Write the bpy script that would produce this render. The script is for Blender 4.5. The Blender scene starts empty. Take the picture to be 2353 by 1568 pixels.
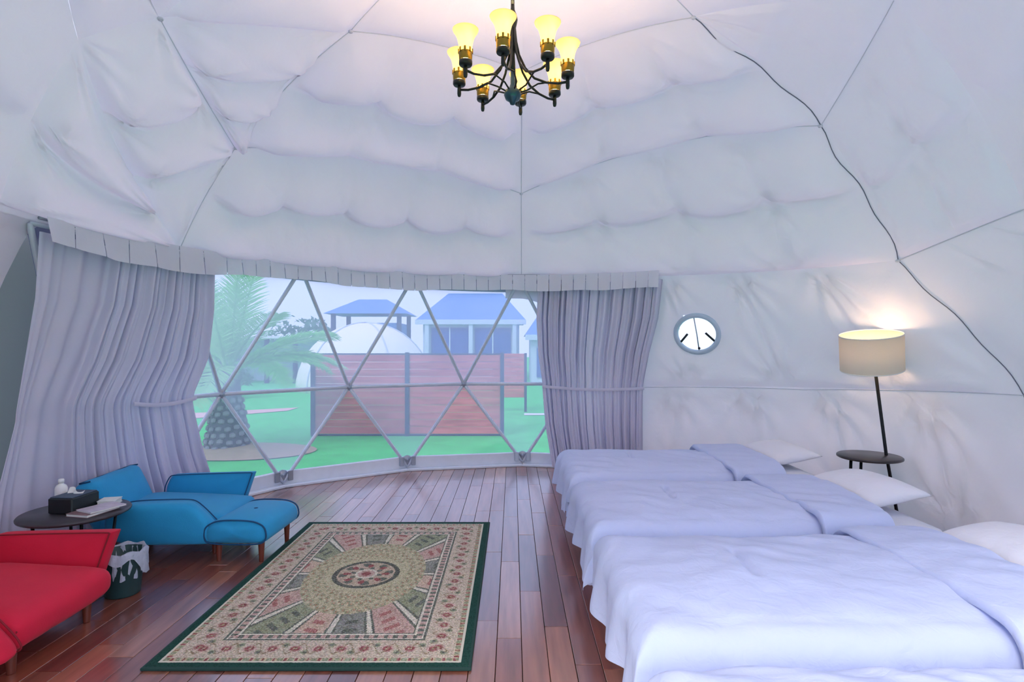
import bpy, math, random
import numpy as np
from mathutils import Vector, Matrix, noise

random.seed(7)
rng = np.random.default_rng(7)
PI = math.pi
SC = bpy.context.scene
COL = SC.collection

def lin(c):
    return tuple((v / 12.92 if v <= 0.04045 else ((v + 0.055) / 1.055) ** 2.4) for v in [x / 255 for x in c])

# ------------------------------------------------------------------ camera, sky, exposure
cam_data = bpy.data.cameras.new('camera')
cam = bpy.data.objects.new('camera', cam_data)
COL.objects.link(cam)
cam.location = (0, 0, 1.4)
cam.rotation_euler = (PI / 2, 0, 0)
cam_data.sensor_width = 36.0
cam_data.lens = 36.0 * 1300 / 2353
cam_data.shift_x = -1.5 / 2353
cam_data.shift_y = 11.0 / 2353
cam_data.clip_start = 0.02
SC.camera = cam

world = bpy.data.worlds.new('overcast_sky')
SC.world = world
world.use_nodes = True
wn = world.node_tree
wn.nodes['Background'].inputs[0].default_value = (0.72, 0.79, 1.0, 1)
wn.nodes['Background'].inputs[1].default_value = 1.15

sun_data = bpy.data.lights.new('soft_sun', 'SUN')
sun_data.energy = 1.1
sun_data.angle = math.radians(25)
sun_data.color = (1.0, 0.95, 0.88)
sun = bpy.data.objects.new('soft_sun', sun_data)
COL.objects.link(sun)
sun.rotation_euler = (math.radians(38), math.radians(-30), 0)

SC.view_settings.view_transform = 'Standard'
SC.view_settings.look = 'None'
SC.view_settings.gamma = 1
SC.view_settings.use_curve_mapping = False
SC.view_settings.exposure = 0.98
SC.cycles.max_bounces = 6
SC.cycles.diffuse_bounces = 4
SC.cycles.glossy_bounces = 2
SC.cycles.transparent_max_bounces = 8
SC.cycles.use_adaptive_sampling = True
SC.cycles.adaptive_threshold = 0.12
SC.cycles.adaptive_min_samples = 16
SC.cycles.use_light_tree = True
SC.cycles.sample_clamp_indirect = 4.0

# ------------------------------------------------------------------ dome frame of reference
DC = np.array([0.08, 3.35, 0.75])
DR = 3.36

def sph(az, pol, r=DR):
    a, p = math.radians(az), math.radians(pol)
    return DC + r * np.array([math.cos(a) * math.sin(p), math.sin(a) * math.sin(p), math.cos(p)])

def cyl(az, rho, z):
    a = math.radians(az)
    return np.array([DC[0] + rho * math.cos(a), DC[1] + rho * math.sin(a), z])

# ------------------------------------------------------------------ helpers
def new_obj(name, me, mat=None, parent=None, smooth=True, loc=None, rot=None):
    if mat is not None:
        me.materials.append(mat)
    if smooth:
        me.polygons.foreach_set('use_smooth', [True] * len(me.polygons))
    o = bpy.data.objects.new(name, me)
    COL.objects.link(o)
    if parent is not None:
        o.parent = parent
    if loc is not None:
        o.location = loc
    if rot is not None:
        o.rotation_euler = rot
    return o

def mesh(name, v, f):
    me = bpy.data.meshes.new(name)
    me.from_pydata([tuple(map(float, p)) for p in v], [], f)
    me.update()
    return me

def tag(o, label=None, cat=None, group=None, kind=None):
    if label: o['label'] = label
    if cat: o['category'] = cat
    if group: o['group'] = group
    if kind: o['kind'] = kind
    return o

def empty(name, loc=(0, 0, 0), rz=0, label=None, cat=None, group=None, kind=None):
    o = bpy.data.objects.new(name, None)
    COL.objects.link(o)
    o.location = loc
    o.rotation_euler = (0, 0, rz)
    o.empty_display_size = 0.05
    return tag(o, label, cat, group, kind)

class MB:
    """collects simple shapes into one mesh"""
    def __init__(self):
        self.v, self.f = [], []
    def add(self, v, f):
        b = len(self.v)
        self.v += [tuple(map(float, p)) for p in v]
        self.f += [tuple(i + b for i in q) for q in f]
        return self
    def box(self, c, s, bev=0.0, rz=0.0):
        hx, hy, hz = [k / 2 for k in s]
        b = min(bev, hx * .9, hy * .9, hz * .9)
        def ring(z, i):
            x, y = hx - i, hy - i
            k = b
            if k <= 0:
                return [(x, y, z), (-x, y, z), (-x, -y, z), (x, -y, z)]
            return [(x, y - k, z), (x - k, y, z), (-x + k, y, z), (-x, y - k, z), (-x, -y + k, z), (-x + k, -y, z), (x - k, -y, z), (x, -y + k, z)]
        if b > 0:
            rings = [ring(-hz, b), ring(-hz + b, 0), ring(hz - b, 0), ring(hz, b)]
        else:
            rings = [ring(-hz, 0), ring(hz, 0)]
        n = len(rings[0])
        cs, sn = math.cos(rz), math.sin(rz)
        V = [(c[0] + x * cs - y * sn, c[1] + x * sn + y * cs, c[2] + z) for r in rings for (x, y, z) in r]
        F = [tuple(reversed(range(n))), tuple(range((len(rings) - 1) * n, len(rings) * n))]
        for k in range(len(rings) - 1):
            for i in range(n):
                j = (i + 1) % n
                F.append((k * n + i, k * n + j, (k + 1) * n + j, (k + 1) * n + i))
        return self.add(V, F)
    def tube(self, pts, r, n=8, cap=True, closed=False):
        pts = [Vector(tuple(map(float, p))) for p in pts]
        m = len(pts)
        rs = r if hasattr(r, '__len__') else [r] * m
        V, F = [], []
        up = None
        for i, p in enumerate(pts):
            if closed:
                t = pts[(i + 1) % m] - pts[i - 1]
            else:
                t = pts[min(i + 1, m - 1)] - pts[max(i - 1, 0)]
            t.normalize()
            if up is None:
                up = Vector((0, 0, 1)) if abs(t.z) < .9 else Vector((1, 0, 0))
            a = t.cross(up); a.normalize()
            b = a.cross(t); b.normalize()
            up = b
            for k in range(n):
                th = 2 * PI * k / n
                V.append(p + a * (rs[i] * math.cos(th)) + b * (rs[i] * math.sin(th)))
        for i in range(m if closed else m - 1):
            j = (i + 1) % m
            for k in range(n):
                l = (k + 1) % n
                F.append((i * n + k, i * n + l, j * n + l, j * n + k))
        if cap and not closed:
            F.append(tuple(reversed(range(n))))
            F.append(tuple(range((m - 1) * n, m * n)))
        return self.add(V, F)
    def lathe(self, prof, n=24, c=(0, 0, 0), rad=None, cap=True):
        V, F = [], []
        for (r, z) in prof:
            for k in range(n):
                th = 2 * PI * k / n
                q = rad(th, r, z) if rad else r
                V.append((c[0] + q * math.cos(th), c[1] + q * math.sin(th), c[2] + z))
        m = len(prof)
        for i in range(m - 1):
            for k in range(n):
                l = (k + 1) % n
                F.append((i * n + k, i * n + l, (i + 1) * n + l, (i + 1) * n + k))
        if cap:
            if prof[0][0] > 1e-4: F.append(tuple(reversed(range(n))))
            if prof[-1][0] > 1e-4: F.append(tuple(range((m - 1) * n, m * n)))
        return self.add(V, F)
    def grid(self, P):
        nu, nv = len(P), len(P[0])
        V = [p for r in P for p in r]
        F = [(i * nv + j, (i + 1) * nv + j, (i + 1) * nv + j + 1, i * nv + j + 1) for i in range(nu - 1) for j in range(nv - 1)]
        return self.add(V, F)
    def build(self, name, mat, parent=None, smooth=True, loc=None, rot=None):
        return new_obj(name, mesh(name, self.v, self.f), mat, parent, smooth, loc, rot)

def sm(o, ang=35):
    """smooth shading with sharp edges kept"""
    o.data.set_sharp_from_angle(angle=math.radians(ang))
    return o

# ------------------------------------------------------------------ materials
def nmat(name):
    m = bpy.data.materials.new(name)
    m.use_nodes = True
    nt = m.node_tree
    return m, nt, nt.nodes, nt.links, nt.nodes['Principled BSDF']

def pm(name, col, rough=.6, metal=0.0, var=.08, scale=12, bump=0.0, bscale=60, coat=0.0, sheen=0.0, spec=None, stretch=None):
    m, nt, N, L, b = nmat(name)
    c = lin(col)
    b.inputs['Roughness'].default_value = rough
    b.inputs['Metallic'].default_value = metal
    b.inputs['Coat Weight'].default_value = coat
    b.inputs['Sheen Weight'].default_value = sheen
    if spec is not None: b.inputs['Specular IOR Level'].default_value = spec
    tc = N.new('ShaderNodeTexCoord')
    src = tc.outputs['Object']
    if stretch:
        mp = N.new('ShaderNodeMapping'); mp.inputs['Scale'].default_value = stretch
        L.new(src, mp.inputs[0]); src = mp.outputs[0]
    nz = N.new('ShaderNodeTexNoise'); nz.inputs['Scale'].default_value = scale; nz.inputs['Detail'].default_value = 4
    L.new(src, nz.inputs['Vector'])
    mx = N.new('ShaderNodeMix'); mx.data_type = 'RGBA'
    mx.inputs[6].default_value = tuple(max(0, k * (1 - var)) for k in c) + (1,)
    mx.inputs[7].default_value = tuple(min(1, k * (1 + var)) for k in c) + (1,)
    L.new(nz.outputs[0], mx.inputs[0])
    L.new(mx.outputs[2], b.inputs['Base Color'])
    if bump > 0:
        n2 = N.new('ShaderNodeTexNoise'); n2.inputs['Scale'].default_value = bscale; n2.inputs['Detail'].default_value = 3
        L.new(src, n2.inputs['Vector'])
        bp = N.new('ShaderNodeBump'); bp.inputs['Strength'].default_value = bump; bp.inputs['Distance'].default_value = .01
        L.new(n2.outputs[0], bp.inputs['Height']); L.new(bp.outputs[0], b.inputs['Normal'])
    return m

def cloth_mat(name, col, trans, tcol=None, bump=.25, bscale=9, weave=True):
    """thin fabric: diffuse with light passing through it"""
    m = bpy.data.materials.new(name); m.use_nodes = True
    nt = m.node_tree; N = nt.nodes; L = nt.links
    N.remove(N['Principled BSDF'])
    out = N['Material Output']
    d = N.new('ShaderNodeBsdfDiffuse'); t = N.new('ShaderNodeBsdfTranslucent'); mx = N.new('ShaderNodeMixShader')
    tc = N.new('ShaderNodeTexCoord')
    nz = N.new('ShaderNodeTexNoise'); nz.inputs['Scale'].default_value = 2.2; nz.inputs['Detail'].default_value = 5
    L.new(tc.outputs['Object'], nz.inputs['Vector'])
    c = lin(col)
    mc = N.new('ShaderNodeMix'); mc.data_type = 'RGBA'
    mc.inputs[6].default_value = tuple(k * .965 for k in c) + (1,)
    mc.inputs[7].default_value = tuple(min(1, k * 1.03) for k in c) + (1,)
    L.new(nz.outputs[0], mc.inputs[0]); L.new(mc.outputs[2], d.inputs[0])
    t.inputs[0].default_value = (lin(tcol) if tcol else c) + (1,)
    n2 = N.new('ShaderNodeTexNoise'); n2.inputs['Scale'].default_value = bscale; n2.inputs['Detail'].default_value = 4; n2.inputs['Distortion'].default_value = .6
    L.new(tc.outputs['Object'], n2.inputs['Vector'])
    bp = N.new('ShaderNodeBump'); bp.inputs['Strength'].default_value = bump; bp.inputs['Distance'].default_value = .03
    L.new(n2.outputs[0], bp.inputs['Height'])
    L.new(bp.outputs[0], d.inputs['Normal']); L.new(bp.outputs[0], t.inputs['Normal'])
    mx.inputs[0].default_value = trans
    L.new(d.outputs[0], mx.inputs[1]); L.new(t.outputs[0], mx.inputs[2]); L.new(mx.outputs[0], out.inputs[0])
    return m

def film_mat(name, haze, tint=(.47, .49, .60)):
    """clear plastic sheet with a milky veil"""
    m = bpy.data.materials.new(name); m.use_nodes = True
    nt = m.node_tree; N = nt.nodes; L = nt.links
    N.remove(N['Principled BSDF'])
    out = N['Material Output']
    tr = N.new('ShaderNodeBsdfTransparent'); tr.inputs[0].default_value = tint + (1,)
    tl = N.new('ShaderNodeBsdfTranslucent'); tl.inputs[0].default_value = (.44, .47, .72, 1)
    gl = N.new('ShaderNodeBsdfGlossy'); gl.inputs['Roughness'].default_value = .08
    tc = N.new('ShaderNodeTexCoord'); nz = N.new('ShaderNodeTexNoise'); nz.inputs['Scale'].default_value = 1.6
    L.new(tc.outputs['Object'], nz.inputs['Vector'])
    mr = N.new('ShaderNodeMapRange'); mr.inputs[3].default_value = haze * .85; mr.inputs[4].default_value = min(1, haze * 1.15)
    L.new(nz.outputs[0], mr.inputs[0])
    m1 = N.new('ShaderNodeMixShader'); m2 = N.new('ShaderNodeMixShader')
    L.new(mr.outputs[0], m1.inputs[0])
    L.new(tr.outputs[0], m1.inputs[1]); L.new(tl.outputs[0], m1.inputs[2])
    m2.inputs[0].default_value = .03
    L.new(m1.outputs[0], m2.inputs[1]); L.new(gl.outputs[0], m2.inputs[2]); L.new(m2.outputs[0], out.inputs[0])
    return m

def random_col_mat(name, cols, rough, coat=0.0, island=False, grain=(3, 40, 3), spec=None):
    """wood whose tone changes from piece to piece"""
    m, nt, N, L, b = nmat(name)
    if island:
        g = N.new('ShaderNodeNewGeometry'); src = g.outputs['Random Per Island']
    else:
        g = N.new('ShaderNodeObjectInfo'); src = g.outputs['Random']
    cr = N.new('ShaderNodeValToRGB')
    e = cr.color_ramp.elements
    while len(e) < len(cols): e.new(.5)
    for i, c in enumerate(cols):
        e[i].position = i / (len(cols) - 1); e[i].color = lin(c) + (1,)
    L.new(src, cr.inputs[0])
    tc = N.new('ShaderNodeTexCoord'); mp = N.new('ShaderNodeMapping'); mp.inputs['Scale'].default_value = grain
    off = N.new('ShaderNodeVectorMath'); off.operation = 'ADD'
    cmb = N.new('ShaderNodeCombineXYZ'); mul = N.new('ShaderNodeMath'); mul.operation = 'MULTIPLY'; mul.inputs[1].default_value = 37
    L.new(src, mul.inputs[0]); L.new(mul.outputs[0], cmb.inputs[0]); L.new(mul.outputs[0], cmb.inputs[1])
    L.new(tc.outputs['Object'], off.inputs[0]); L.new(cmb.outputs[0], off.inputs[1]); L.new(off.outputs[0], mp.inputs[0])
    nz = N.new('ShaderNodeTexNoise'); nz.inputs['Scale'].default_value = 1.0; nz.inputs['Detail'].default_value = 6
    L.new(mp.outputs[0], nz.inputs['Vector'])
    mx = N.new('ShaderNodeMix'); mx.data_type = 'RGBA'; mx.blend_type = 'MULTIPLY'
    mx.inputs[0].default_value = .75
    r2 = N.new('ShaderNodeValToRGB'); r2.color_ramp.elements[0].position = .3; r2.color_ramp.elements[1].position = .7
    r2.color_ramp.elements[0].color = (.45, .40, .38, 1); r2.color_ramp.elements[1].color = (1, 1, 1, 1)
    L.new(nz.outputs[0], r2.inputs[0])
    L.new(cr.outputs[0], mx.inputs[6]); L.new(r2.outputs[0], mx.inputs[7]); L.new(mx.outputs[2], b.inputs['Base Color'])
    b.inputs['Roughness'].default_value = rough
    b.inputs['Coat Weight'].default_value = coat; b.inputs['Coat Roughness'].default_value = .18; b.inputs['Coat IOR'].default_value = 2.4
    if spec is not None: b.inputs['Specular IOR Level'].default_value = spec
    return m

M = {}
M['liner'] = cloth_mat('liner_fabric', (237, 227, 241), .11, (236, 236, 246), bump=.16, bscale=7)
M['outer'] = cloth_mat('outer_tent_skin', (150, 152, 158), .10, bump=.1)
M['curtain'] = cloth_mat('curtain_fabric', (214, 210, 230), .12, (216, 216, 236), bump=.06, bscale=14)
M['valance'] = cloth_mat('valance_fabric', (232, 230, 242), .25, (214, 214, 230), bump=.08)
M['seam'] = pm('seam_tape', (214, 213, 226), .8)
M['dark_seam'] = pm('dark_cord', (112, 112, 130), .7)
M['strut'] = pm('painted_tube', (205, 210, 222), .4, .2)
M['hub'] = pm('galvanised_plate', (168, 174, 186), .35, .6)
M['kerb'] = pm('white_kerb', (226, 230, 240), .45)
M['film'] = film_mat('milky_film', .42)
M['film_low'] = film_mat('light_milky_film', .34)
M['film_clear'] = film_mat('clear_film', .18)
M['plank'] = random_col_mat('floor_plank', [(146, 74, 56), (184, 116, 88), (124, 62, 54), (168, 96, 70), (196, 132, 104), (136, 76, 66), (176, 100, 72)], .3, coat=1.0, grain=(26, 2.0, 8))
M['plank_far'] = random_col_mat('floor_plank_rest', [(146, 74, 56), (184, 116, 88), (124, 62, 54), (168, 96, 70), (196, 132, 104)], .3, coat=1.0, island=True, grain=(26, 2.0, 8))
M['underfloor'] = pm('underfloor', (46, 32, 30), .8)
M['duvet'] = cloth_mat('duvet_cotton', (206, 214, 246), .06, bump=.22, bscale=16)
M['sheet'] = cloth_mat('sheet_cotton', (224, 226, 240), .04, bump=.18, bscale=18)
M['pillow'] = cloth_mat('pillow_cotton', (238, 236, 246), .05, bump=.16, bscale=15)
M['bed_base'] = pm('bed_base_wood', (62, 40, 38), .6)
M['blue'] = pm('blue_upholstery', (32, 154, 206), .8, sheen=.1, bump=.12, bscale=160, var=.06)
M['red'] = pm('red_upholstery', (214, 16, 58), .8, sheen=.05, bump=.12, bscale=160, var=.06)
M['blue_trim'] = pm('blue_piping', (18, 74, 116), .8)
M['red_trim'] = pm('red_piping', (140, 18, 36), .8)
M['leg'] = pm('reddish_wood_leg', (112, 50, 34), .4, coat=.2, stretch=(20, 20, 3))
M['black_metal'] = pm('black_metal', (22, 26, 32), .45, .4)
M['table_top'] = pm('dark_table_wood', (58, 52, 56), .42, coat=.15, stretch=(4, 30, 4))
M['bronze'] = pm('dark_bronze', (44, 48, 46), .4, .7)
M['bronze_blue'] = pm('blued_bronze', (52, 84, 96), .3, .6)
M['brass'] = pm('antique_brass', (150, 122, 44), .35, .7)
M['bin'] = pm('dark_green_plastic', (34, 66, 68), .45)
M['bag'] = cloth_mat('plastic_bag', (214, 220, 236), .35, bump=.5, bscale=30)
M['white'] = pm('white_gloss', (240, 240, 240), .3)
M['paper'] = pm('paper', (232, 232, 228), .7)
M['tissue_black'] = pm('black_leatherette', (20, 30, 34), .4)
M['tissue_blue'] = pm('slate_leatherette', (62, 78, 98), .5)
M['mag_red'] = pm('magazine_cover', (142, 108, 110), .35, scale=22, var=.5)
M['grass'] = pm('lawn_grass', (72, 200, 108), .9, var=.3, scale=3, bump=.6, bscale=30)
M['earth'] = pm('sandy_earth', (186, 160, 140), .95, var=.2, scale=6)
M['path'] = pm('pink_paving', (222, 178, 172), .9, var=.1)
M['fence'] = random_col_mat('red_composite_board', [(240, 122, 126), (244, 130, 130), (234, 114, 120)], .6, grain=(1.5, 12, 12))
M['post'] = pm('navy_post', (34, 48, 92), .5)
M['trunk'] = pm('palm_bark', (104, 104, 116), .95, var=.4, scale=9, bump=.8, bscale=14)
M['bark_stub'] = pm('palm_leaf_base', (142, 142, 150), .95, var=.35, scale=12)
M['house_wall'] = pm('house_render', (206, 216, 232), .8)
M['house_roof'] = pm('blue_roof', (96, 142, 205), .7, var=.15)
M['house_dark'] = pm('dark_glazing', (34, 82, 165), .25)
M['house_post'] = pm('dark_timber', (52, 62, 92), .7)
M['tent_white'] = pm('white_tent_skin', (250, 242, 228), .7)
M['stone_white'] = pm('pale_stone', (228, 226, 228), .9)

def leaf_mat(name, c):
    m, nt, N, L, b = nmat(name)
    t = N.new('ShaderNodeBsdfTranslucent'); t.inputs[0].default_value = lin(c) + (1,)
    g = N.new('ShaderNodeObjectInfo'); mx = N.new('ShaderNodeMix'); mx.data_type = 'RGBA'
    mx.inputs[6].default_value = tuple(k * .75 for k in lin(c)) + (1,); mx.inputs[7].default_value = tuple(min(1, k * 1.25) for k in lin(c)) + (1,)
    L.new(g.outputs['Random'], mx.inputs[0]); L.new(mx.outputs[2], b.inputs['Base Color'])
    b.inputs['Roughness'].default_value = .6
    ms = N.new('ShaderNodeMixShader'); ms.inputs[0].default_value = .35
    L.new(b.outputs[0], ms.inputs[1]); L.new(t.outputs[0], ms.inputs[2]); L.new(ms.outputs[0], N['Material Output'].inputs[0])
    return m
M['frond'] = leaf_mat('palm_leaf', (176, 232, 150))
M['bush'] = leaf_mat('bush_leaf', (110, 160, 120))

# ------------------------------------------------------------------ floor
floor = empty('floor', label='round floor of glossy reddish brown wood planks', cat='floor', kind='structure')
MB().lathe([(3.42, -.12), (3.42, -.016), (0.0, -.016)], 72, (DC[0], DC[1], 0)).build('subfloor', M['underfloor'], floor)
W_PL = .1165
rows = []
x0 = DC[0] - 3.30
nrow = int(6.6 / W_PL)
cands = []
for i in range(nrow):
    xa = x0 + i * W_PL
    xm = max(abs(xa - DC[0]), abs(xa + W_PL - DC[0]))
    if xm > 3.24: continue
    h = math.sqrt(3.26 ** 2 - xm ** 2)
    lo, hi = DC[1] - h, DC[1] + h
    L_PL = .96
    y = lo - random.random() * L_PL * .9
    while y < hi:
        ya, yb = max(y, lo), min(y + L_PL, hi)
        if yb - ya > .04:
            cands.append((xa, ya, yb))
        y += L_PL
plank_meshes = {}
def plank_mesh(l):
    k = round(l, 3)
    if k not in plank_meshes:
        mb = MB().box((0, 0, -.008), (W_PL - .003, k - .003, .016), .0014)
        me = mesh('plank', mb.v, mb.f); me.materials.append(M['plank'])
        plank_meshes[k] = me
    return plank_meshes[k]
def seen(c):
    xa, ya, yb = c
    ym = (max(ya, 2.2) + yb) / 2
    if yb < 2.3 or abs(xa) > .93 * yb: return 0
    return (yb - max(ya, 2.2)) / ym ** 3
cands.sort(key=seen, reverse=True)
for (xa, ya, yb) in cands[:290]:
    o = bpy.data.objects.new('plank', plank_mesh(yb - ya))
    COL.objects.link(o); o.parent = floor
    o.location = (xa + W_PL / 2, (ya + yb) / 2, random.uniform(-.0006, .0006))
mb = MB()
for (xa, ya, yb) in cands[290:]:
    mb.box((xa + W_PL / 2, (ya + yb) / 2, -.008), (W_PL - .003, yb - ya - .003, .016))
tag(mb.build('planks_beyond_view', M['plank_far'], floor, False), kind='stuff')

# ------------------------------------------------------------------ dome liner
def unit(n):
    a, p = math.radians(n[0]), math.radians(n[1])
    return np.array([math.cos(a) * math.sin(p), math.sin(a) * math.sin(p), math.cos(p)])

def slerp(a, b, t):
    d = max(-1, min(1, float(a @ b)))
    w = math.acos(d)
    if w < 1e-5: return a
    return (math.sin((1 - t) * w) * a + math.sin(t * w) * b) / math.sin(w)

def panel(parent, tl, bl, br, tr, cols=2, rows=2, sag=.05, swag=.10, crease=.006, n=10, seed=0, hole=None, soft=.45, ring=False, topring=False):
    a, b, c, d = [unit(k) for k in (tl, bl, br, tr)]
    nu, nv = cols * n, rows * n
    ph = seed * 1.7
    P = []
    for i in range(nu + 1):
        U = i / nu
        fu = (U * cols) % 1.0
        pu = (4 * fu * (1 - fu)) ** .75 if 0 < fu < 1 else 0.0
        row = []
        eu = min(1, min(U, 1 - U) / .10); eu = eu * eu * (3 - 2 * eu)
        for j in range(nv + 1):
            V = j / nv
            fv = (V * rows) % 1.0
            k = int(V * rows)
            w = math.sin(PI * V)
            jit = .35 + .65 * (0.5 + .5 * math.sin(int(U * cols - 1e-6) * 2.3 + ph))
            Vs = min(1, max(0, V + swag * pu * w * eu * jit / rows))
            top = slerp(a, d, U)
            bot = unit((bl[0] + (br[0] - bl[0]) * U, bl[1] + (br[1] - bl[1]) * U)) if ring else slerp(b, c, U)
            if topring: top = unit((tl[0] + (tr[0] - tl[0]) * U, tl[1] + (tr[1] - tl[1]) * U))
            q = slerp(top, bot, Vs)
            pv = (fv ** 1.4) * ((1 - fv) ** .30) / .50 if 0 < fv < 1 else 0.0
            off = sag * pv * (soft + (1 - soft) * pu) * eu
            # creases that fan out from the tie points
            ev = min(1, min(V, 1 - V) / .08)
            for (cu, cv) in ((0, 0), (1, 0), (0, 1), (1, 1)):
                du, dv = fu - cu, (fv - cv) * .8
                r = math.hypot(du, dv)
                if r > 1e-4:
                    ang = math.atan2(dv, du)
                    off += crease * math.cos(11 * ang + ph + k * 1.3) * math.exp(-(r / .42) ** 2) * min(1, r / .12) * eu * ev
            nz = noise.noise(Vector((q[0] * 5 + ph, q[1] * 5, q[2] * 5))) * .010 + noise.noise(Vector((q[0] * 16, q[1] * 16 + ph, q[2] * 9))) * .0035
            off += nz * eu * ev * (sag / .05) ** .5
            if hole is not None:
                hd = (np.linalg.norm(DC + q * DR - hole[0]) / hole[1] - 1) / .7
                off *= max(0, min(1, hd)) ** 1.5
            row.append(DC + q * (DR - off))
        P.append(row)
    mb = MB().grid(P)
    if hole is not None:
        hc, hr = hole
        keep = []
        for f in mb.f:
            cpt = np.mean([mb.v[i] for i in f], axis=0)
            if np.linalg.norm(cpt - hc) > hr: keep.append(f)
        mb.f = keep
    return mb.build('fabric_panel', M['liner'], parent)

def seam(parent, pts, r=.006, mat='seam', wob=0.0, name='seam', n=18):
    out = []
    for i in range(len(pts) - 1):
        a, b = unit(pts[i]), unit(pts[i + 1])
        for k in range(n + (i == len(pts) - 2)):
            t = k / n
            q = slerp(a, b, t)
            tan = np.cross(q, b - a); tan /= (np.linalg.norm(tan) + 1e-9)
            w = wob * (math.sin(5.1 * t + i) * .6 + math.sin(11 * t + 2 * i) * .4) * math.sin(PI * t)
            q = q + tan * w
            q /= np.linalg.norm(q)
            out.append(DC + q * (DR - .006 - abs(w) * .25))
    return MB().tube(out, r, 6).build(name, M[mat], parent)

AP = (90, .5)
A_ = (146.7, 27.2); B_ = (31.2, 25.4); T_ = (90, 26.5)
C_ = (153.9, 48.8); D_ = (89.8, 48.4); E_ = (22.3, 46.4)
G_ = (156.1, 64.6); H_ = (89.6, 64.4); I_ = (19.6, 67.0)
M_ = (180.8, 39.9); K_ = (-3.4, 38.7); N_ = (182, 64.2); L_ = (1.4, 63.9)
ceiling = empty('ceiling', label='white fabric dome lining gathered into sagging panels overhead', cat='ceiling', kind='structure')
panel(ceiling, AP, A_, T_, AP, 2, 2, .05, .06, seed=1)
panel(ceiling, AP, T_, B_, AP, 2, 2, .05, .06, seed=2)
panel(ceiling, A_, C_, D_, T_, 3, 2, .23, .24, .010, n=16, seed=3, soft=.72)
panel(ceiling, T_, D_, E_, B_, 3, 2, .13, .14, .014, n=16, seed=4)
panel(ceiling, C_, G_, H_, D_, 5, 2, .19, .24, .010, n=14, seed=5, ring=True, soft=.72)
panel(ceiling, D_, H_, I_, E_, 4, 2, .11, .16, .020, n=16, seed=6, ring=True)
panel(ceiling, AP, M_, A_, AP, 1, 2, .14, .22, .008, n=24, seed=7, soft=.6)
panel(ceiling, M_, C_, C_, A_, 1, 3, .16, .26, .020, n=24, seed=8, soft=.6)
S0_ = (186.9, 46.7); S2_ = (167.5, 56.9)
panel(ceiling, S0_, S2_, C_, M_, 1, 2, .19, .28, .022, n=28, seed=9, soft=.6)
panel(ceiling, C_, S2_, G_, C_, 1, 1, .05, .10, .020, n=24, seed=25)
panel(ceiling, S0_, N_, G_, S2_, 1, 2, .16, .22, .020, n=28, seed=26, ring=True, soft=.6)
panel(ceiling, AP, B_, K_, AP, 2, 2, .04, .05, seed=10)
panel(ceiling, B_, E_, K_, B_, 2, 2, .035, .05, seed=11, n=12)
panel(ceiling, E_, I_, L_, K_, 2, 2, .06, .08, .014, seed=12, n=16)
BK = [(180.8, 39.9), (225, 40), (270, 40), (315, 40), (356.6, 38.7)]
BL = [(182, 64.2), (225, 64), (270, 63), (315, 64), (361.4, 63.9)]
for i in range(4):
    if i == 0: panel(ceiling, M_, BK[1], S0_, M_, 1, 1, .05, .1, .01, seed=29)
    panel(ceiling, AP, BK[i + 1], BK[i], AP, 2, 3, .07, .2, .010, seed=13 + i)
    panel(ceiling, BK[i + 1], BL[i + 1], BL[i], BK[i] if i else S0_, 3, 2, .07, .2, .010, seed=18 + i, ring=True)
for pts, r in (((A_, T_, B_), .0035), ((C_, D_, E_), .0035), ((A_, C_, G_), .0035), ((T_, D_, H_), .0035), ((M_, C_), .003),
               ((E_, K_), .003), ((L_, I_), .004), ((AP, A_), .003), ((AP, B_), .003)):
    seam(ceiling, pts, r)
for pts in ((B_, E_), (E_, I_)):
    seam(ceiling, pts, .0038, 'dark_seam', .03, name='lacing_cord')
for n_ in (A_, C_, D_, E_, G_, M_, T_, B_, I_):
    p = DC + unit(n_) * (DR - .012)
    MB().lathe([(0, -.012), (.014, -.008), (.018, 0), (.014, .008), (0, .012)], 12, p).build('tie_button', M['seam'], ceiling)

# right and left walls under the ceiling panels
PORT = sph(54.8, 76.6)
wall_right = empty('wall_right', label='white fabric tent wall behind the beds and lamp', cat='wall', kind='structure')
J_ = (7, 84.5)
panel(wall_right, (90, 64.3), (90, 68.3), (72, 67.6), (72, 64.3), 1, 1, .01, .0, .0, seed=30, ring=True, topring=True)
panel(wall_right, (156.5, 64.4), (156.5, 67.0), (90, 68.0), (90, 64.3), 1, 1, .0, .0, .0, n=24, seed=36, ring=True, topring=True)
panel(wall_right, (182, 64.0), (182, 66.6), (156.5, 67.0), (156.5, 64.4), 1, 1, .0, .0, .0, n=12, seed=37, ring=True, topring=True)
panel(wall_right, (73, 64.5), (73, 87.0), J_, I_, 4, 1, .06, .0, .026, n=24, seed=31, hole=(PORT, .212), soft=.6, ring=True, topring=True)
panel(wall_right, (73, 87.0), (73, 103), (-2, 103), J_, 5, 1, .08, .0, .038, n=16, seed=32, ring=True, topring=True)
panel(wall_right, I_, J_, (-40, 86), L_, 3, 1, .04, .0, .010, n=14, seed=33)
panel(wall_right, J_, (-2, 103), (-40, 103), (-40, 86), 3, 1, .06, .0, .014, n=12, seed=34)
panel(wall_right, L_, (-40, 86), (-40.2, 86), (-40, 64), 3, 1, .04, .0, .010, n=10, seed=35)
seam(wall_right, (I_, J_, (-2, 103)), .0038, 'dark_seam', .02, name='lacing_cord')
seam(wall_right, ((67, 87), (37, 86), J_, (-40, 86)), .004)

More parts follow.
